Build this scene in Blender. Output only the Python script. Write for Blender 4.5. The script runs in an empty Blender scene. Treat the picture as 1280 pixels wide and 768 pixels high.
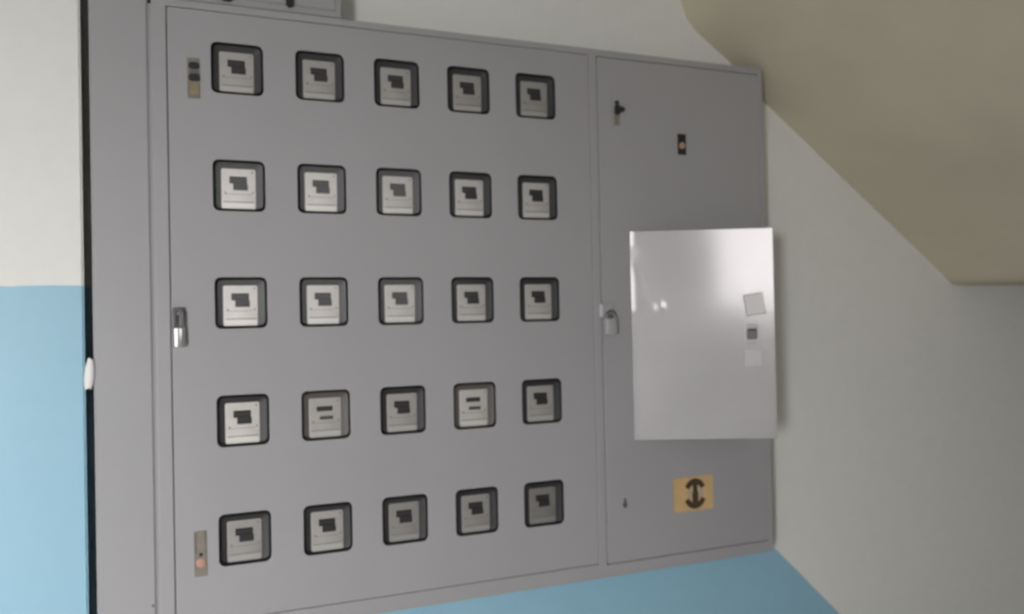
import bpy, bmesh, math, random
from mathutils import Vector, Matrix

random.seed(7)
S = bpy.context.scene
C = S.collection

# ------------------------------------------------------------------ camera
YAW, PITCH, ROLL = 0.41579, 0.01275, -0.02109
fwd = Vector((math.sin(YAW) * math.cos(PITCH), math.cos(YAW) * math.cos(PITCH), math.sin(PITCH)))
rt0 = Vector((math.cos(YAW), -math.sin(YAW), 0))
up0 = rt0.cross(fwd)
rt = math.cos(ROLL) * rt0 + math.sin(ROLL) * up0
up = -math.sin(ROLL) * rt0 + math.cos(ROLL) * up0
cd = bpy.data.cameras.new('camera')
cam = bpy.data.objects.new('camera', cd)
C.objects.link(cam)
M = Matrix((rt, up, -fwd)).transposed().to_4x4()
M.translation = Vector((0, -2.33683, 1.5))
cam.matrix_world = M
cd.sensor_width = 36
cd.lens = 1100 * 36 / 1280
cd.dof.use_dof = True                 # the phone focused too near: the whole board is slightly soft
cd.dof.focus_distance = 1.15
cd.dof.aperture_fstop = 4.4
S.camera = cam

# ------------------------------------------------------------------ world, light, exposure
W = bpy.data.worlds.new('world')
S.world = W
W.use_nodes = True
bg = W.node_tree.nodes['Background']
bg.inputs['Color'].default_value = (0.97, 1.0, 0.93, 1)
bg.inputs['Strength'].default_value = 0.4
S.view_settings.view_transform = 'Standard'
S.view_settings.look = 'None'
S.view_settings.gamma = 1
S.view_settings.use_curve_mapping = False
S.view_settings.exposure = -0.06


def area_light(name, loc, target, sx, sy, power, col):
    d = bpy.data.lights.new(name, 'AREA')
    d.shape = 'RECTANGLE'
    d.size, d.size_y = sx, sy
    d.energy = power
    d.color = col
    o = bpy.data.objects.new(name, d)
    C.objects.link(o)
    o.location = loc
    o.rotation_euler = (Vector(target) - Vector(loc)).to_track_quat('-Z', 'Y').to_euler()
    return o


# daylight that falls in through the glazed stairwell door behind and left of the camera
area_light('sky_daylight', (-2.65, -5.3, 1.75), (-1.7, -3.8, 1.35), 2.4, 1.5, 1270, (0.97, 0.98, 1.0))


# ------------------------------------------------------------------ helpers
def mat(name, col, rough=0.5, metal=0.0, noise=0.0, nscale=20.0, bump=0.0, bscale=200.0, spec=0.5, objcol=False):
    m = bpy.data.materials.new(name)
    m.use_nodes = True
    nt = m.node_tree
    b = nt.nodes['Principled BSDF']
    b.inputs['Base Color'].default_value = (*col, 1)
    b.inputs['Roughness'].default_value = rough
    b.inputs['Metallic'].default_value = metal
    b.inputs['Specular IOR Level'].default_value = spec
    tc = nt.nodes.new('ShaderNodeTexCoord')
    src = None
    if noise:
        n = nt.nodes.new('ShaderNodeTexNoise')
        n.inputs['Scale'].default_value = nscale
        n.inputs['Detail'].default_value = 4
        nt.links.new(tc.outputs['Object'], n.inputs['Vector'])
        r = nt.nodes.new('ShaderNodeMapRange')
        r.inputs['From Min'].default_value = 0.3
        r.inputs['From Max'].default_value = 0.7
        r.inputs['To Min'].default_value = 1 - noise
        r.inputs['To Max'].default_value = 1 + noise
        nt.links.new(n.outputs['Fac'], r.inputs['Value'])
        v = nt.nodes.new('ShaderNodeVectorMath')
        v.operation = 'SCALE'
        v.inputs[0].default_value = col
        nt.links.new(r.outputs['Result'], v.inputs['Scale'])
        src = v.outputs['Vector']
        nt.links.new(src, b.inputs['Base Color'])
    if objcol:
        oi = nt.nodes.new('ShaderNodeObjectInfo')
        v = nt.nodes.new('ShaderNodeVectorMath')
        v.operation = 'MULTIPLY'
        nt.links.new(oi.outputs['Color'], v.inputs[0])
        if src:
            nt.links.new(src, v.inputs[1])
        else:
            v.inputs[1].default_value = col
        nt.links.new(v.outputs['Vector'], b.inputs['Base Color'])
    if bump:
        n = nt.nodes.new('ShaderNodeTexNoise')
        n.inputs['Scale'].default_value = bscale
        n.inputs['Detail'].default_value = 3
        nt.links.new(tc.outputs['Object'], n.inputs['Vector'])
        bp = nt.nodes.new('ShaderNodeBump')
        bp.inputs['Strength'].default_value = bump
        bp.inputs['Distance'].default_value = 0.002
        nt.links.new(n.outputs['Fac'], bp.inputs['Height'])
        nt.links.new(bp.outputs['Normal'], b.inputs['Normal'])
    return m


def wall_paint(name, white, blue):
    """White plaster over a blue oil-paint dado whose top edge is level on the left and then follows the stairs down."""
    m = mat(name, white, 0.75, bump=0.08, bscale=40)
    nt = m.node_tree
    b = nt.nodes['Principled BSDF']
    g = nt.nodes.new('ShaderNodeNewGeometry')
    sp = nt.nodes.new('ShaderNodeSeparateXYZ')
    nt.links.new(g.outputs['Position'], sp.inputs[0])
    n = nt.nodes.new('ShaderNodeTexNoise')
    n.inputs['Scale'].default_value = 14
    nt.links.new(g.outputs['Position'], n.inputs['Vector'])

    def math_(op, a, bb):
        k = nt.nodes.new('ShaderNodeMath')
        k.operation = op
        for i, v in enumerate((a, bb)):
            if isinstance(v, (int, float)):
                k.inputs[i].default_value = v
            else:
                nt.links.new(v, k.inputs[i])
        return k.outputs[0]
    slope = math_('SUBTRACT', 0.6573 + 0.947 * 2.0905, math_('MULTIPLY', sp.outputs['X'], 0.947))
    edge = math_('MINIMUM', 1.601, slope)
    edge = math_('ADD', edge, math_('MULTIPLY', math_('SUBTRACT', n.outputs['Fac'], 0.5), 0.008))
    d = math_('SUBTRACT', edge, sp.outputs['Z'])
    f = math_('MULTIPLY', d, 400.0)
    f = math_('MINIMUM', math_('MAXIMUM', f, 0.0), 1.0)
    n2 = nt.nodes.new('ShaderNodeTexNoise')
    n2.inputs['Scale'].default_value = 22
    n2.inputs['Detail'].default_value = 5
    nt.links.new(g.outputs['Position'], n2.inputs['Vector'])
    r = nt.nodes.new('ShaderNodeMapRange')
    r.inputs['From Min'].default_value = 0.3
    r.inputs['From Max'].default_value = 0.7
    r.inputs['To Min'].default_value = 0.985
    r.inputs['To Max'].default_value = 1.015
    nt.links.new(n2.outputs['Fac'], r.inputs['Value'])
    mx = nt.nodes.new('ShaderNodeMix')
    mx.data_type = 'RGBA'
    mx.inputs['A'].default_value = (*white, 1)
    mx.inputs['B'].default_value = (*blue, 1)
    nt.links.new(f, mx.inputs['Factor'])
    v = nt.nodes.new('ShaderNodeVectorMath')
    v.operation = 'SCALE'
    nt.links.new(mx.outputs['Result'], v.inputs[0])
    nt.links.new(r.outputs['Result'], v.inputs['Scale'])
    nt.links.new(v.outputs['Vector'], b.inputs['Base Color'])
    rr = nt.nodes.new('ShaderNodeMapRange')
    rr.inputs['To Min'].default_value = 0.75
    rr.inputs['To Max'].default_value = 0.42
    nt.links.new(f, rr.inputs['Value'])
    nt.links.new(rr.outputs['Result'], b.inputs['Roughness'])
    return m


def clear_cover(name, tint, haze, hazecol):
    """Clear plastic cover: see-through, Fresnel reflection, a little dusty."""
    m = bpy.data.materials.new(name)
    m.use_nodes = True
    nt = m.node_tree
    for n in list(nt.nodes):
        nt.nodes.remove(n)
    out = nt.nodes.new('ShaderNodeOutputMaterial')
    t = nt.nodes.new('ShaderNodeBsdfTransparent')
    t.inputs['Color'].default_value = (*tint, 1)
    g = nt.nodes.new('ShaderNodeBsdfGlossy')
    g.inputs['Roughness'].default_value = 0.12
    fr = nt.nodes.new('ShaderNodeFresnel')
    fr.inputs['IOR'].default_value = 1.5
    d = nt.nodes.new('ShaderNodeBsdfDiffuse')
    d.inputs['Color'].default_value = (*hazecol, 1)
    m1 = nt.nodes.new('ShaderNodeMixShader')
    m1.inputs[0].default_value = haze
    m2 = nt.nodes.new('ShaderNodeMixShader')
    nt.links.new(t.outputs[0], m1.inputs[1])
    nt.links.new(d.outputs[0], m1.inputs[2])
    nt.links.new(fr.outputs[0], m2.inputs[0])
    nt.links.new(m1.outputs[0], m2.inputs[1])
    nt.links.new(g.outputs[0], m2.inputs[2])
    nt.links.new(m2.outputs[0], out.inputs['Surface'])
    return m


class MB:
    """Collects shapes into one mesh, each shape with its own material slot."""

    def __init__(self):
        self.bm = bmesh.new()
        self.mats = []

    def _slot(self, m):
        if m not in self.mats:
            self.mats.append(m)
        return self.mats.index(m)

    def box(self, x0, x1, y0, y1, z0, z1, m, bev=0.0, seg=2, smooth=True):
        t = bmesh.new()
        bmesh.ops.create_cube(t, size=1)
        for v in t.verts:
            v.co = Vector(((x0 + x1) / 2 + v.co.x * (x1 - x0), (y0 + y1) / 2 + v.co.y * (y1 - y0),
                           (z0 + z1) / 2 + v.co.z * (z1 - z0)))
        if bev:
            bmesh.ops.bevel(t, geom=list(t.edges), offset=bev, segments=seg, affect='EDGES', clamp_overlap=True)
        self.add(t, m)
        return self

    def add(self, t, m, mtx=None):
        s = self._slot(m)
        vm = {}
        for v in t.verts:
            vm[v] = self.bm.verts.new(mtx @ v.co if mtx else v.co)
        for f in t.faces:
            try:
                nf = self.bm.faces.new([vm[v] for v in f.verts])
                nf.material_index = s
            except ValueError:
                pass
        t.free()

    def loft(self, loops, m, cap0=True, cap1=True):
        s = self._slot(m)
        L = [[self.bm.verts.new(Vector(p)) for p in lp] for lp in loops]
        n = len(L[0])
        for a, b in zip(L, L[1:]):
            for i in range(n):
                self.bm.faces.new((a[i], a[(i + 1) % n], b[(i + 1) % n], b[i])).material_index = s
        if cap0:
            self.bm.faces.new(list(reversed(L[0]))).material_index = s
        if cap1:
            self.bm.faces.new(L[-1]).material_index = s
        return self

    def disc(self, cx, cz, r, y0, y1, m, n=20, r2=None, sx=1.0, sz=1.0):
        r2 = r if r2 is None else r2
        def lp(rr, y):
            return [(cx + sx * rr * math.cos(2 * math.pi * i / n), y, cz + sz * rr * math.sin(2 * math.pi * i / n)) for i in range(n)]
        return self.loft([lp(r, y1), lp(r, y0 + 0.3 * (y1 - y0)), lp(r2 * 0.94, y0)], m)

    def tube(self, pts, r, m, n=10):
        pts = [Vector(p) for p in pts]
        loops = []
        ref = Vector((0, 1, 0))
        for i, p in enumerate(pts):
            d = (pts[min(i + 1, len(pts) - 1)] - pts[max(i - 1, 0)]).normalized()
            a = d.cross(ref)
            if a.length < 1e-3:
                a = d.cross(Vector((1, 0, 0)))
            a.normalize()
            b = d.cross(a)
            loops.append([p + r * (math.cos(2 * math.pi * k / n) * a + math.sin(2 * math.pi * k / n) * b) for k in range(n)])
        return self.loft(loops, m)

    def build(self, name, parent=None, loc=None, angle=35):
        bmesh.ops.recalc_face_normals(self.bm, faces=list(self.bm.faces))
        me = bpy.data.meshes.new(name)
        self.bm.to_mesh(me)
        self.bm.free()
        for m in self.mats:
            me.materials.append(m)
        o = bpy.data.objects.new(name, me)
        C.objects.link(o)
        smooth_by_angle(me, angle)
        if parent:
            o.parent = parent
        if loc:
            o.location = loc
        return o


def smooth_by_angle(me, angle=35):
    bm = bmesh.new()
    bm.from_mesh(me)
    for f in bm.faces:
        f.smooth = True
    for e in bm.edges:
        if len(e.link_faces) == 2:
            e.smooth = e.calc_face_angle(0) < math.radians(angle)
        else:
            e.smooth = False
    bm.to_mesh(me)
    bm.free()


def rrect(x0, x1, z0, z1, r, seg=5):
    pts = []
    for cx, cz, a0 in ((x1 - r, z1 - r, 0), (x0 + r, z1 - r, 90), (x0 + r, z0 + r, 180), (x1 - r, z0 + r, 270)):
        for k in range(seg + 1):
            a = math.radians(a0 + 90 * k / seg)
            pts.append((cx + r * math.cos(a), cz + r * math.sin(a)))
    return pts


def at_y(pts, y):
    return [(x, y, z) for x, z in pts]


def plate(name, outer, holes, y0, y1, m, bevel, parent=None):
    """Sheet with cut-outs: outline and holes in x-z, from y0 (front) to y1 (back), rounded edges."""
    cu = bpy.data.curves.new('outline', 'CURVE')
    cu.dimensions = '2D'
    cu.fill_mode = 'BOTH'
    cu.extrude = max((y1 - y0) / 2 - bevel, 0.0001)
    cu.bevel_depth = bevel
    cu.bevel_resolution = 1
    def inset(lp, d):
        cx = sum(p[0] for p in lp) / len(lp)
        cz = sum(p[1] for p in lp) / len(lp)
        return [(x - d * math.copysign(1, x - cx), z - d * math.copysign(1, z - cz)) for x, z in lp]
    for lp in [inset(outer, bevel)] + [inset(h, -bevel) for h in holes]:
        sp = cu.splines.new('POLY')
        sp.points.add(len(lp) - 1)
        for p, (x, z) in zip(sp.points, lp):
            p.co = (x, z, 0, 1)
        sp.use_cyclic_u = True
    tmp = bpy.data.objects.new('outline', cu)
    C.objects.link(tmp)
    bpy.context.view_layer.update()
    dg = bpy.context.evaluated_depsgraph_get()
    me = bpy.data.meshes.new_from_object(tmp.evaluated_get(dg), depsgraph=dg)
    bpy.data.objects.remove(tmp)
    bpy.data.curves.remove(cu)
    for v in me.vertices:
        x, y, z = v.co
        v.co = (x, (y0 + y1) / 2 - z, y)
    me.name = name
    me.materials.clear()
    me.materials.append(m)
    o = bpy.data.objects.new(name, me)
    C.objects.link(o)
    bm = bmesh.new()
    bm.from_mesh(me)
    bmesh.ops.remove_doubles(bm, verts=bm.verts, dist=1e-5)
    bmesh.ops.recalc_face_normals(bm, faces=list(bm.faces))
    bm.to_mesh(me)
    bm.free()
    for p in me.polygons:
        p.use_smooth = False
    if parent:
        o.parent = parent
    return o


def empty(name, loc):
    o = bpy.data.objects.new(name, None)
    o.empty_display_size = 0.05
    C.objects.link(o)
    o.location = loc
    return o


def tag(o, label=None, cat=None, group=None, kind=None):
    for k, v in (('label', label), ('category', cat), ('group', group), ('kind', kind)):
        if v:
            o[k] = v
    return o


def reparent(o, parent):
    """Keep where it stands (all parents here are unrotated empties or meshes at the origin)."""
    o.parent = parent
    o.matrix_parent_inverse = Matrix.Translation(-world_loc(parent))
    return o


def world_loc(o):
    v = Vector(o.location)
    p = o.parent
    while p:
        v += Vector(p.location)
        p = p.parent
    return v


# ------------------------------------------------------------------ materials
WALL = wall_paint('plaster_and_blue_dado', (0.74, 0.735, 0.70), (0.285, 0.49, 0.61))
CEIL = mat('ceiling_plaster', (0.5, 0.48, 0.43), 0.8, noise=0.04, nscale=3, bump=0.2, bscale=50)
SOFF = mat('beige_soffit_plaster', (0.63, 0.585, 0.45), 0.8, noise=0.06, nscale=2.5, bump=0.25, bscale=40)
FLOOR = mat('terrazzo_floor', (0.52, 0.47, 0.42), 0.35, noise=0.2, nscale=60)
GREY = mat('grey_cabinet_paint', (0.345, 0.337, 0.345), 0.42, noise=0.025, nscale=3, bump=0.06, bscale=300)
GREY2 = mat('grey_duct_paint', (0.335, 0.328, 0.335), 0.42, noise=0.03, nscale=2.5, bump=0.06, bscale=300)
INNER = mat('dark_cabinet_interior', (0.06, 0.06, 0.062), 0.7)
GASK = mat('black_rubber', (0.018, 0.018, 0.02), 0.55)
CASE = mat('dark_meter_case', (0.034, 0.031, 0.036), 0.5, objcol=False)
CASE2 = mat('brown_grey_meter_case', (0.13, 0.112, 0.108), 0.5)
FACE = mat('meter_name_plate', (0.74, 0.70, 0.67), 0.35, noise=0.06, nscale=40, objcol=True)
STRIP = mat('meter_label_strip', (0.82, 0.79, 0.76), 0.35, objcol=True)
BLACK = mat('black_register_window', (0.012, 0.011, 0.012), 0.4)
DRUM = mat('register_drum', (0.05, 0.047, 0.05), 0.4)
SLOT = mat('disc_window', (0.03, 0.027, 0.03), 0.4)
SLOT2 = mat('grey_disc_window', (0.08, 0.074, 0.078), 0.4)
LINE = mat('printed_line', (0.25, 0.22, 0.21), 0.5)
COVER = clear_cover('clear_meter_cover', (0.95, 0.95, 0.94), 0.012, (0.6, 0.58, 0.58))
STEEL = mat('padlock_steel', (0.82, 0.80, 0.80), 0.22, 0.9)
DARKSTEEL = mat('dull_steel', (0.17, 0.165, 0.17), 0.45, 0.6)
ALU = mat('bare_sheet_metal', (0.83, 0.80, 0.825), 0.16, 0.6, noise=0.03, nscale=6, bump=0.03, bscale=25)
BROWN = mat('brown_latch_plate', (0.215, 0.19, 0.16), 0.5, noise=0.1, nscale=60)
TAN = mat('yellow_brown_seal', (0.27, 0.215, 0.13), 0.6, noise=0.12, nscale=80)
PINK = mat('orange_seal', (0.46, 0.26, 0.18), 0.5)
BRASS = mat('yellow_plate', (0.60, 0.41, 0.20), 0.4, noise=0.08, nscale=40)
EMBLEM = mat('dark_brown_print', (0.07, 0.042, 0.026), 0.5)
PALE = mat('pale_sticker', (0.56, 0.54, 0.55), 0.45, noise=0.04, nscale=60)
DUST = mat('faded_print', (0.46, 0.37, 0.27), 0.5)
PALE2 = mat('worn_paper', (0.74, 0.71, 0.71), 0.4)
PLASTER = mat('white_plaster_lump', (0.80, 0.77, 0.76), 0.8, bump=0.4, bscale=90)
DARKPAINT = mat('black_plastic', (0.02, 0.02, 0.021), 0.4)

# ------------------------------------------------------------------ the stairwell
WY = 0.12                                     # the wall the cabinets hang on
b = MB()
b.box(-0.086, 4.8, WY, WY + 0.2, -2.2, 3.1, WALL)
tag(b.build('wall_back'), kind='structure')
b = MB()
b.box(-2.45, -0.086, -0.004, WY + 0.2, -0.2, 3.1, WALL, bev=0.004)
tag(b.build('wall_front'), kind='structure')
# left wall, right wall, rear wall with the open door and a window behind the photographer
ROOM = mat('room_plaster', (0.62, 0.61, 0.57), 0.8)
b = MB()
b.box(-2.45, -2.25, -3.95, 0.1, -0.2, 3.1, ROOM)
tag(b.build('wall_left'), kind='structure')
WX0, WX1, WZ0, WZ1 = 0.45, 2.30, 1.42, 2.72          # upper window
GX0, GX1, GZ1 = -2.20, -1.50, 1.80                   # open door
b = MB()
b.box(-2.45, GX0, -3.95, -3.8, -2.2, 3.1, ROOM)
b.box(GX0, GX1, -3.95, -3.8, -2.2, 0.0, ROOM)
b.box(GX0, GX1, -3.95, -3.8, GZ1, 3.1, ROOM)
b.box(GX1, WX0, -3.95, -3.8, -2.2, 3.1, ROOM)
b.box(WX1, 4.8, -3.95, -3.8, -2.2, 3.1, ROOM)
b.box(WX0, WX1, -3.95, -3.8, -2.2, WZ0, ROOM)
b.box(WX0, WX1, -3.95, -3.8, WZ1, 3.1, ROOM)
tag(b.build('wall_rear'), kind='structure')
b = MB()
b.box(4.4, 4.55, -3.9, WY + 0.1, -2.2, 3.1, ROOM)
tag(b.build('wall_right'), kind='structure')
SKYP = bpy.data.materials.new('daylit_window_pane')
SKYP.use_nodes = True
pb = SKYP.node_tree.nodes['Principled BSDF']
pb.inputs['Base Color'].default_value = (0.5, 0.5, 0.5, 1)
pb.inputs['Emission Color'].default_value = (1.0, 0.97, 0.96, 1)
pb.inputs['Emission Strength'].default_value = 1.5
WHITE = mat('white_window_frame', (0.75, 0.75, 0.73), 0.4)
b = MB()
for x0, x1, z0, z1 in ((WX0, WX1, WZ0, WZ0 + 0.05), (WX0, WX1, WZ1 - 0.05, WZ1), (WX0, WX0 + 0.05, WZ0, WZ1), (WX1 - 0.05, WX1, WZ0, WZ1)):
    b.box(x0, x1, -3.86, -3.80, z0, z1, WHITE, bev=0.004)
win = tag(b.build('window_1'), kind='structure')
b = MB()
b.box(WX0 + 0.04, WX1 - 0.04, -3.85, -3.84, WZ0 + 0.04, WZ1 - 0.04, SKYP)
b.build('pane', win)
b = MB()
b.box(-3.1, 4.55, -3.95, WY + 0.1, 2.76, 2.95, CEIL)
tag(b.build('ceiling'), kind='structure')
b = MB()
b.box(-2.45, 2.25, -3.9, WY + 0.1, -0.2, 0.0, FLOOR)
b.box(2.25, 4.5, -3.9, -1.05, -0.2, 0.0, FLOOR)
for k in range(7):
    b.box(2.25 + 0.29 * k, 2.25 + 0.29 * (k + 1) + 0.02, -1.05, WY + 0.1, -0.2 - 0.205 * (k + 1) - 0.1, -0.205 * (k + 1), FLOOR)
tag(b.build('floor'), kind='structure')
# stair flight above: its sloping soffit comes down to the right and ends in a level landing slab
prof = [(1.70, 2.95), (1.703, 2.65), (1.724, 2.562), (1.752, 2.494), (1.79, 2.457), (1.918, 2.372), (2.076, 2.236), (2.50, 1.934), (2.922, 1.635),
        (2.945, 1.612), (2.975, 1.597), (3.02, 1.592), (4.8, 1.592), (4.8, 1.77), (3.16, 1.77)]
x, z = 3.16, 1.77
while z < 2.93:
    z += 0.196
    prof.append((x, z))
    x -= 0.275
    prof.append((x, z))
b = MB()
b.loft([at_y(prof, WY + 0.02), at_y(prof, -1.06)], SOFF)
tag(b.build('stair_flight', angle=25), kind='structure')

# ------------------------------------------------------------------ duct column on the left
duct = empty('cable_duct', (0.0, 0.06, 0.0))
tag(duct, 'tall narrow grey steel duct left of the meter cabinet, beside the dark gap', 'duct')
b = MB()
b.box(-0.0675, 0.0645, 0.0, 0.119, 0.0, 2.755, GREY2, bev=0.004, seg=3)
b.box(0.060, 0.0725, 0.007, 0.10, 0.70, 2.30, GREY2)
reparent(b.build('duct_cover'), duct)
for sx, sz in ((-0.053, 0.80), (0.056, 0.815), (-0.053, 2.30)):
    b = MB()
    b.disc(sx, sz, 0.0035, -0.0015, 0.002, DARKSTEEL, n=10)
    reparent(b.build('screw'), duct)

b = MB()
lump = []
for k in range(9):
    t = k / 8
    zz = 1.352 + 0.072 * t
    w = 0.0105 * (0.45 + 0.75 * math.sin(math.pi * min(1, 0.12 + t * 0.82)) ** 0.8)
    cx = -0.0795 + 0.006 * t
    lump.append([(cx + w * math.cos(a) * (1 + 0.12 * math.sin(5 * a + k)), 0.004 + 0.011 * math.sin(a), zz + 0.003 * math.sin(3 * a + k))
                 for a in [2 * math.pi * i / 12 for i in range(12)]])
b.loft(lump, PLASTER)
tag(b.build('plaster_lump', angle=70), 'small white plaster lump in the dark gap left of the tall grey duct', 'plaster')

# ------------------------------------------------------------------ small cabinet above
upc = empty('upper_cabinet', (0.3, 0.06, 2.318))
tag(upc, 'grey upper box cut by the top of the picture, standing on the meter cabinet', 'cabinet')
b = MB()
b.box(0.078, 0.553, 0.012, 0.119, 2.3185, 2.752, GREY2, bev=0.004)
reparent(b.build('body'), upc)
b = MB()
b.box(0.10, 0.535, 0.006, 0.02, 2.338, 2.735, GREY2, bev=0.003)
door_u = reparent(b.build('door'), upc)
b = MB()
b.box(0.402, 0.421, -0.008, 0.010, 2.332, 2.42, DARKPAINT, bev=0.004, seg=3)
tag(reparent(b.build('latch_handle'), upc), 'black upright bar on the front of the upper box')
b = MB()
b.box(0.238, 0.268, -0.008, 0.010, 2.328, 2.375, DARKPAINT, bev=0.005, seg=3)
tag(reparent(b.build('lock_block'), upc), 'small dark block at the lower edge of the upper box')

# ------------------------------------------------------------------ meter cabinet
X0, X1, Z0, Z1 = 0.0725, 1.963, 0.708, 2.3165
cab = empty('meter_cabinet', (1.0, 0.12, 0.708))
tag(cab, 'wide grey steel meter cabinet with two doors and twenty five meter windows on the wall', 'cabinet')
DL = (0.109, 1.300, 0.754, 2.295)
DR = (1.332, 1.943, 0.748, 2.293)
rect = lambda x0, x1, z0, z1: rrect(x0, x1, z0, z1, 0.003, 2)
g = 0.0018
frame = plate('frame', rect(X0, X1, Z0, Z1), [rect(DL[0] - g, DL[1] + g, DL[2] - g, DL[3] + g),
                                             rect(DR[0] - g, DR[1] + g, DR[2] - g, DR[3] + g)], 0.0, 0.02, GREY, 0.003)
reparent(frame, cab)
b = MB()
b.box(X0, X0 + 0.003, 0.018, 0.119, Z0, Z1, GREY)
b.box(X1 - 0.003, X1, 0.018, 0.119, Z0, Z1, GREY)
b.box(X0, X1, 0.018, 0.119, Z1 - 0.003, Z1, GREY)
b.box(X0, X1, 0.018, 0.119, Z0, Z0 + 0.003, GREY)
reparent(b.build('body'), cab)
b = MB()
b.box(X0 + 0.004, X1 - 0.004, 0.075, 0.115, Z0 + 0.004, Z1 - 0.004, INNER)
reparent(b.build('mounting_board'), cab)

GX, GZ, DX, DZ = 0.27616, 2.15404, 0.21158, 0.30
HW, HH, HR = 0.0645, 0.0652, 0.017
holes = [rrect(GX + j * DX - HW, GX + j * DX + HW, GZ - i * DZ - HH, GZ - i * DZ + HH, HR) for i in range(5) for j in range(5)]
doorl = plate('door', rect(*DL), holes, -0.001, 0.010, GREY, 0.0015)
tag(reparent(doorl, cab), 'left door with twenty five rounded windows')
doorr = plate('door', rect(*DR), [], -0.001, 0.010, GREY, 0.0025)
tag(reparent(doorr, cab), 'right door without meter windows')
# black rubber edging round each window
b = MB()
for ya, yb, ins in ((0,) * 3,):
    o1 = rrect(-HW, HW, -HH, HH, HR)
    i1 = rrect(-HW + 0.002, HW - 0.002, -HH + 0.002, HH - 0.002, HR - 0.002)
    b.loft([at_y(o1, 0.0105), at_y(o1, -0.0005), at_y(i1, 0.001), at_y(i1, 0.0105), at_y(o1, 0.0105)], GASK, False, False)
gk = b.build('window_gasket')
first = True
for i in range(5):
    for j in range(5):
        o = gk if first else gk.copy()
        if not first:
            C.objects.link(o)
        first = False
        o.parent = doorl
        o.matrix_parent_inverse = Matrix()
        o.location = (GX + j * DX, 0, GZ - i * DZ)
        o.location -= world_loc(doorl) * 0


def on_door(bb, name, door, label=None):
    o = bb.build(name)
    o.parent = door
    o.matrix_parent_inverse = Matrix()
    if label:
        o['label'] = label
    return o


# --- latches and plates of the left door
b = MB()
b.box(0.1545, 0.1845, -0.003, 0.0, 2.070, 2.172, BROWN, bev=0.001)
b.box(0.1575, 0.1825, -0.010, -0.002, 2.143, 2.160, DARKPAINT, bev=0.003)
b.box(0.1575, 0.1835, -0.010, -0.002, 2.113, 2.131, DARKPAINT, bev=0.003)
b.box(0.160, 0.180, -0.006, -0.002, 2.128, 2.145, CASE2, bev=0.001)
b.box(0.158, 0.182, -0.004, -0.002, 2.076, 2.110, TAN, bev=0.001)
b.disc(0.172, 2.096, 0.006, -0.006, -0.003, TAN, n=14)
on_door(b, 'latch', doorl, 'brown latch plate with two black bars and a yellowish seal')
b = MB()
b.box(0.152, 0.183, -0.003, 0.0, 0.872, 0.985, BROWN, bev=0.001)
b.box(0.156, 0.179, -0.005, -0.002, 0.926, 0.980, BROWN, bev=0.002)
b.disc(0.168, 0.906, 0.0115, -0.007, -0.002, PINK, n=18, r2=0.009)
b.disc(0.168, 0.927, 0.0045, -0.008, -0.002, DARKPAINT, n=10)
on_door(b, 'latch', doorl, 'narrow brown latch plate with a round orange seal')

# --- latches of the right door
b = MB()
b.box(1.379, 1.422, -0.002, 0.0, 2.078, 2.178, GREY, bev=0.001)
b.box(1.387, 1.407, -0.0035, -0.001, 2.086, 2.125, BROWN, bev=0.001)
b.disc(1.401, 2.098, 0.0055, -0.006, -0.002, TAN, n=12)
b.box(1.387, 1.407, -0.012, -0.001, 2.119, 2.150, DARKPAINT, bev=0.004)
b.box(1.388, 1.404, -0.010, -0.001, 2.149, 2.163, DARKPAINT, bev=0.004)
b.box(1.395, 1.422, -0.014, -0.004, 2.128, 2.144, DARKPAINT, bev=0.004)
on_door(b, 'latch', doorr, 'black turned latch over a small brown plate')
b = MB()
b.box(1.6185, 1.650, -0.003, 0.0, 2.009, 2.076, DARKPAINT, bev=0.001)
b.box(1.622, 1.646, -0.008, -0.002, 2.050, 2.073, DARKPAINT, bev=0.003)
b.box(1.622, 1.646, -0.007, -0.002, 2.012, 2.026, DARKPAINT, bev=0.003)
b.disc(1.633, 2.038, 0.0105, -0.009, -0.002, PINK, n=16, r2=0.008)
on_door(b, 'lock', doorr, 'small black upright lock with a copper coloured centre')
b = MB()
b.disc(1.395, 0.922, 0.008, -0.003, 0.0, DARKSTEEL, n=16)
b.box(1.392, 1.398, -0.005, -0.001, 0.912, 0.942, CASE2, bev=0.001)
on_door(b, 'keyhole', doorr, 'small dark keyhole near the lower left corner')

# --- yellow plate with a dark round emblem
yp = empty('warning_plate', (1.645, -0.001, 0.876))
tag(yp, 'small yellow plate with a dark round emblem on the lower right door', 'plate')
b = MB()
b.box(1.570, 1.722, -0.003, -0.001, 0.877, 0.985, BRASS, bev=0.001)
reparent(b.build('plate'), yp)
b = MB()
N = 32
cx, cz = 1.652, 0.931
for a0, a1 in ((28, 150), (205, 335)):
    ring = []
    for rr, yy in ((0.043, -0.003), (0.043, -0.0042), (0.026, -0.0042), (0.026, -0.003)):
        ring.append([(cx + rr * math.cos(math.radians(a0 + (a1 - a0) * k / N)), yy,
                      cz + rr * 1.12 * math.sin(math.radians(a0 + (a1 - a0) * k / N))) for k in range(N + 1)])
    s = b._slot(EMBLEM)
    V = [[b.bm.verts.new(Vector(p)) for p in lp] for lp in ring]
    for q in range(4):
        for k in range(N):
            b.bm.faces.new((V[q][k], V[q][k + 1], V[(q + 1) % 4][k + 1], V[(q + 1) % 4][k])).material_index = s
b.box(cx - 0.008, cx + 0.009, -0.0044, -0.003, cz - 0.048, cz + 0.046, EMBLEM)
b.box(cx - 0.011, cx + 0.012, -0.0043, -0.003, cz - 0.026, cz + 0.004, EMBLEM, bev=0.0005)
b.disc(cx - 0.021, cz + 0.002, 0.010, -0.0036, -0.003, DUST, n=14, sz=1.6)
b.disc(cx + 0.022, cz + 0.002, 0.010, -0.0036, -0.003, DUST, n=14, sz=1.6)
reparent(b.build('emblem'), yp)

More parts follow.
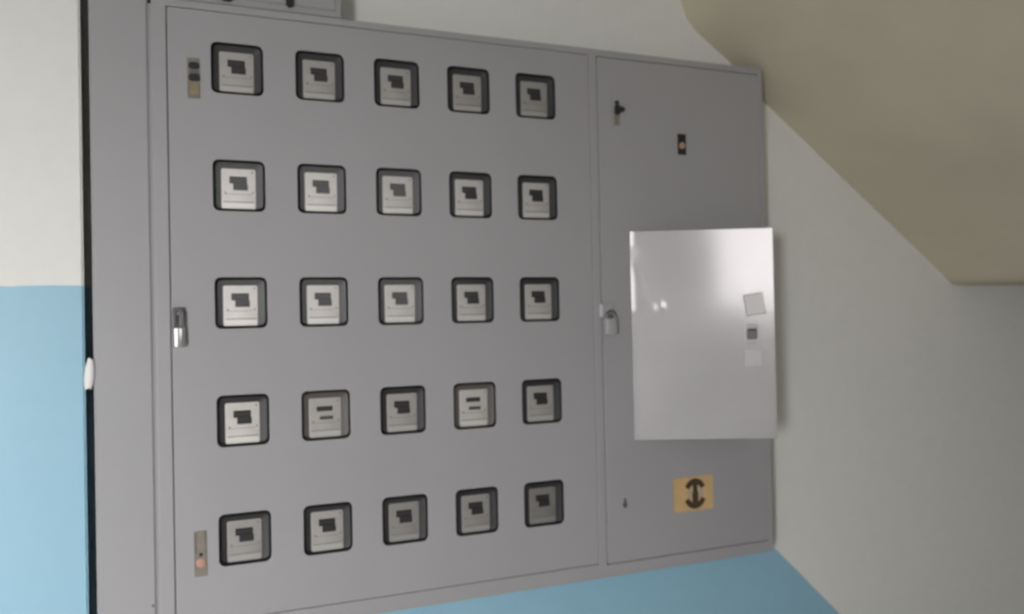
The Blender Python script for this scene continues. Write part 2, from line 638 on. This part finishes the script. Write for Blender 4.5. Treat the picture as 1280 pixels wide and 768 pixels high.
# --- hasps and padlocks
b = MB()
b.box(0.111, 0.142, -0.006, 0.0, 1.525, 1.545, DARKSTEEL, bev=0.002)
b.box(0.117, 0.131, -0.016, -0.004, 1.524, 1.540, DARKSTEEL, bev=0.002)
on_door(b, 'hasp', doorl, 'dull steel hasp on the left edge')


def padlock(cx, ztop, w, h, body, shack, label, arch, tilt=0.0):
    t = empty('padlock', (cx, -0.016, ztop - h))
    tag(t, label, 'padlock')
    b = MB()
    n = 24
    def lp(z, k):
        return [(w / 2 * k * math.copysign(abs(math.cos(q)) ** 0.8, math.cos(q)), 0.0095 * k * math.copysign(abs(math.sin(q)) ** 0.8, math.sin(q)), z)
                for q in [2 * math.pi * i / n for i in range(n)]]
    b.loft([lp(0, 0.85), lp(0.002, 0.97), lp(0.004, 1), lp(h - 0.004, 1), lp(h - 0.002, 0.97), lp(h, 0.85)], body)
    o = b.build('body')
    o.parent = t
    b = MB()
    r = w * 0.32
    pts = [(-r, 0, h - 0.004)] + [(r * math.cos(a), 0, h + arch - r + r * math.sin(a)) for a in [math.pi * (1 - k / 10) for k in range(11)]] + [(r, 0, h - 0.004)]
    b.tube(pts, 0.0042, shack)
    o = b.build('shackle')
    o.parent = t
    t.rotation_euler = (0, tilt, 0)
    return t


padlock(0.124, 1.495, 0.029, 0.049, STEEL, DARKSTEEL, 'shiny silver padlock on the left edge of the meter door', 0.044)
b = MB()
b.box(1.318, 1.331, -0.010, 0.0, 1.498, 1.537, PALE, bev=0.003)
b.box(1.331, 1.366, -0.010, -0.001, 1.500, 1.542, GREY, bev=0.003)
b.box(1.337, 1.364, -0.016, -0.008, 1.494, 1.506, CASE2, bev=0.002)
on_door(b, 'hasp', doorr, 'grey hasp with a shiny left end')
padlock(1.352, 1.493, 0.044, 0.048, GREY, DARKSTEEL, 'grey square padlock on the left edge of the right door', 0.022)

# ------------------------------------------------------------------ electricity meters


def make_meter(case, gap):
    root = empty('electricity_meter', (0, 0.04, 0))
    off = Vector((0, -0.04, 0))

    def part(bb, name, parent=root):
        o = bb.build(name)
        o.parent = parent
        o.location = off if parent is root else (0, 0, 0)
        return o
    PL, PR, PB, PT = -0.0435, 0.0415, -0.0595, 0.0445
    b = MB()
    a = rrect(-0.061, 0.061, -0.0617, 0.0617, 0.015)
    i = rrect(PL - 0.001, PR + 0.001, PB - 0.001, PT + 0.001, 0.006)
    b.loft([at_y(a, 0.074), at_y(a, 0.006), at_y(rrect(-0.0595, 0.0595, -0.0602, 0.0602, 0.0135), 0.0045), at_y(i, 0.012)], case)
    part(b, 'housing')
    b = MB()
    o = rrect(PL, PR, PB, PT, 0.005)
    b.loft([at_y(o, 0.014), at_y(o, 0.0095), at_y(rrect(PL + 0.001, PR - 0.001, PB + 0.001, PT - 0.001, 0.004), 0.0088)], FACE)
    face = part(b, 'faceplate')
    f = 0.0088
    if gap:
        r1, r2, sl = (-0.0235, 0.0185, 0.010, 0.0225), (-0.016, 0.0195, -0.0125, -0.0035), SLOT2
    else:
        r1, r2, sl = (-0.0235, 0.0195, 0.0065, 0.0245), (-0.0145, 0.0215, -0.0105, 0.0065), SLOT
    b = MB()
    b.box(r1[0], r1[1], f - 0.002, f, r1[2], r1[3], BLACK, bev=0.0006)
    n = 5
    for k in range(n):
        w = (r1[1] - r1[0] - 0.006) / n
        xx = r1[0] + 0.003 + k * w
        b.box(xx + 0.0008, xx + w - 0.0008, f - 0.0024, f - 0.0015, (r1[2] + r1[3]) / 2 - 0.0035, (r1[2] + r1[3]) / 2 + 0.0035, DRUM)
    part(b, 'register', face)
    b = MB()
    b.box(r2[0], r2[1], f - 0.0016, f, r2[2], r2[3], sl, bev=0.0006)
    part(b, 'disc_window', face)
    b = MB()
    b.box(PL + 0.003, PR - 0.003, f - 0.0008, f, PB + 0.004, PB + 0.0155, STRIP, bev=0.0003)
    part(b, 'label_strip', face)
    b = MB()
    b.box(PL + 0.004, PR - 0.004, f - 0.0005, f, PB + 0.0175, PB + 0.0195, LINE)
    b.box(PL + 0.006, PR - 0.012, f - 0.0005, f, -0.0215, -0.0205, LINE)
    part(b, 'printed_rule', face)
    for sx, sz in ((-0.033, -0.0175), (0.034, -0.0165), (0.0335, 0.0365)):
        b = MB()
        b.disc(sx, sz, 0.0022, f - 0.001, f, DARKSTEEL, n=8)
        part(b, 'screw', face)
    b = MB()
    b.loft([at_y(rrect(-0.0605, 0.0605, -0.0612, 0.0612, 0.0145), 0.0055),
            at_y(rrect(-0.0595, 0.0595, -0.0602, 0.0602, 0.0135), -0.001),
            at_y(rrect(-0.058, 0.058, -0.0587, 0.0587, 0.012), -0.003)], COVER, False, True)
    cv = part(b, 'cover')
    if max(cv.data.polygons, key=lambda p: p.area).normal.y > 0:
        cv.data.flip_normals()
    return root


def copy_tree(o, parent=None):
    c = o.copy()
    C.objects.link(c)
    if parent:
        c.parent = parent
        c.matrix_parent_inverse = o.matrix_parent_inverse.copy()
    for ch in list(o.children):
        copy_tree(ch, c)
    return c


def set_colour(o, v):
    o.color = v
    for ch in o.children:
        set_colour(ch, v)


old = make_meter(CASE, False)
new = make_meter(CASE2, True)
ROWS = ('top row', 'second row', 'middle row', 'fourth row', 'bottom row')
COLS = ('leftmost', 'second from the left', 'third from the left', 'second from the right', 'rightmost')
# plate brightness per meter, cover reflection and dirt painted in; lower right ones darkest
PLATE_TONE = ((0.76, 0.71, 0.72, 0.66, 0.64), (1.18, 1.12, 0.90, 0.96, 0.90), (1.2, 1.06, 0.95, 0.85, 0.80),
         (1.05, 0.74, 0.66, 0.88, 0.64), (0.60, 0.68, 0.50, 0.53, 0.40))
used = {False: False, True: False}
for i in range(5):
    for j in range(5):
        isnew = (i, j) in ((3, 1), (3, 3))
        proto = new if isnew else old
        o = proto if not used[isnew] else copy_tree(proto)
        used[isnew] = True
        o.location = (GX + j * DX, 0.04, GZ - i * DZ)
        what = 'electricity meter with two separate bars' if isnew else 'electricity meter'
        tag(o, '%s, %s in the %s' % (what, COLS[j], ROWS[i]), 'meter', 'electricity meters in the cabinet windows')
        c = PLATE_TONE[i][j]
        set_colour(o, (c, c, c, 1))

# ------------------------------------------------------------------ bare metal sheet standing ajar
SW, SH, ANG = 0.4316, 0.640, math.radians(27)
sheet = empty('metal_cover_sheet', (1.4275, -0.012, 1.1185))
sheet.rotation_euler = (0, 0, -ANG)
tag(sheet, 'bare shiny metal cover sheet standing ajar on the right door', 'metal sheet')
bm = bmesh.new()
NX, NZ = 42, 64


def dent(u, v):
    d = 0.0
    d += 0.0024 * math.exp(-(((u - 0.087) / 0.010) ** 2 + ((v - 0.405) / 0.013) ** 2))      # round dent
    t = max(0.0, min(1.0, (0.41 + 0.14 - v) / 0.14)) if v < 0.55 else 0
    cx = 0.015 + 0.07 * max(0, min(1, (0.555 - v) / 0.145))
    if 0.41 < v < 0.60:
        d += 0.0009 * math.exp(-((u - cx) / 0.014) ** 2)
    d += 0.002 * max(0, (u - 0.30) / 0.12) ** 2 * max(0, (v - 0.28) / 0.36)                # upper right corner bends
    d += 0.0016 * math.exp(-((u / 0.009) ** 2)) * (1 if v > 0.38 else 0.35)                                           # rolled left edge
    d += 0.0012 * math.sin(u * 13 + 1) * math.sin(v * 9)
    return d


grid = []
for kz in range(NZ + 1):
    row = []
    for kx in range(NX + 1):
        u, v = SW * kx / NX, SH * kz / NZ
        row.append(bm.verts.new((u, -dent(u, v), v)))
    grid.append(row)
for kz in range(NZ):
    for kx in range(NX):
        bm.faces.new((grid[kz][kx], grid[kz][kx + 1], grid[kz + 1][kx + 1], grid[kz + 1][kx]))
r = bmesh.ops.extrude_face_region(bm, geom=list(bm.faces))
bmesh.ops.translate(bm, vec=(0, 0.0025, 0), verts=[e for e in r['geom'] if isinstance(e, bmesh.types.BMVert)])
b = MB()
b.add(bm, ALU)
b.build('panel', sheet, angle=50)
b = MB()
b.box(0.002, 0.012, 0.002, 0.012, 0.01, SH - 0.01, ALU, bev=0.001)
b.build('hinge_flange', sheet)


def on_sheet(u, v):
    return -dent(u, v)


LU, LV = 0.362, 0.319
yy = on_sheet(LU, LV)
b = MB()
b.box(LU - 0.020, LU + 0.020, yy - 0.003, yy + 0.001, LV - 0.024, LV + 0.030, PALE, bev=0.001)
b.box(LU - 0.014, LU + 0.016, yy - 0.006, yy - 0.002, LV - 0.017, LV + 0.016, DARKSTEEL, bev=0.002)
b.box(LU - 0.012, LU + 0.013, yy - 0.008, yy - 0.004, LV + 0.010, LV + 0.016, DARKPAINT, bev=0.001)
tag(b.build('lock', sheet), 'small dark lock on a pale plate')
b = MB()
yy = on_sheet(LU, LV - 0.07)
b.box(LU - 0.020, LU + 0.028, yy - 0.0015, yy + 0.001, LV - 0.098, LV - 0.047, PALE, bev=0.0004)
tag(b.build('sticker', sheet), 'pale blank sticker under the lock')
b = MB()
yy = on_sheet(LU + 0.01, LV + 0.11)
m_ = Matrix.Translation((LU + 0.012, yy - 0.001, LV + 0.09)) @ Matrix.Rotation(-0.15, 4, 'Y')
for q in ((-0.030, 0.030, -0.033, -0.031, DARKSTEEL), (-0.030, 0.030, 0.031, 0.033, DARKSTEEL), (-0.031, -0.029, -0.033, 0.033, DARKSTEEL)):
    t = bmesh.new()
    bmesh.ops.create_cube(t, size=1)
    for v in t.verts:
        v.co = Vector(((q[0] + q[1]) / 2 + v.co.x * (q[1] - q[0]), v.co.y * 0.001, (q[2] + q[3]) / 2 + v.co.z * (q[3] - q[2])))
    b.add(t, q[4], m_)
t = bmesh.new()
bmesh.ops.create_cube(t, size=1)
for v in t.verts:
    v.co = Vector((v.co.x * 0.058, v.co.y * 0.0006, v.co.z * 0.062))
b.add(t, PALE2, m_)
tag(b.build('sticker', sheet), 'torn pale sticker above the lock')
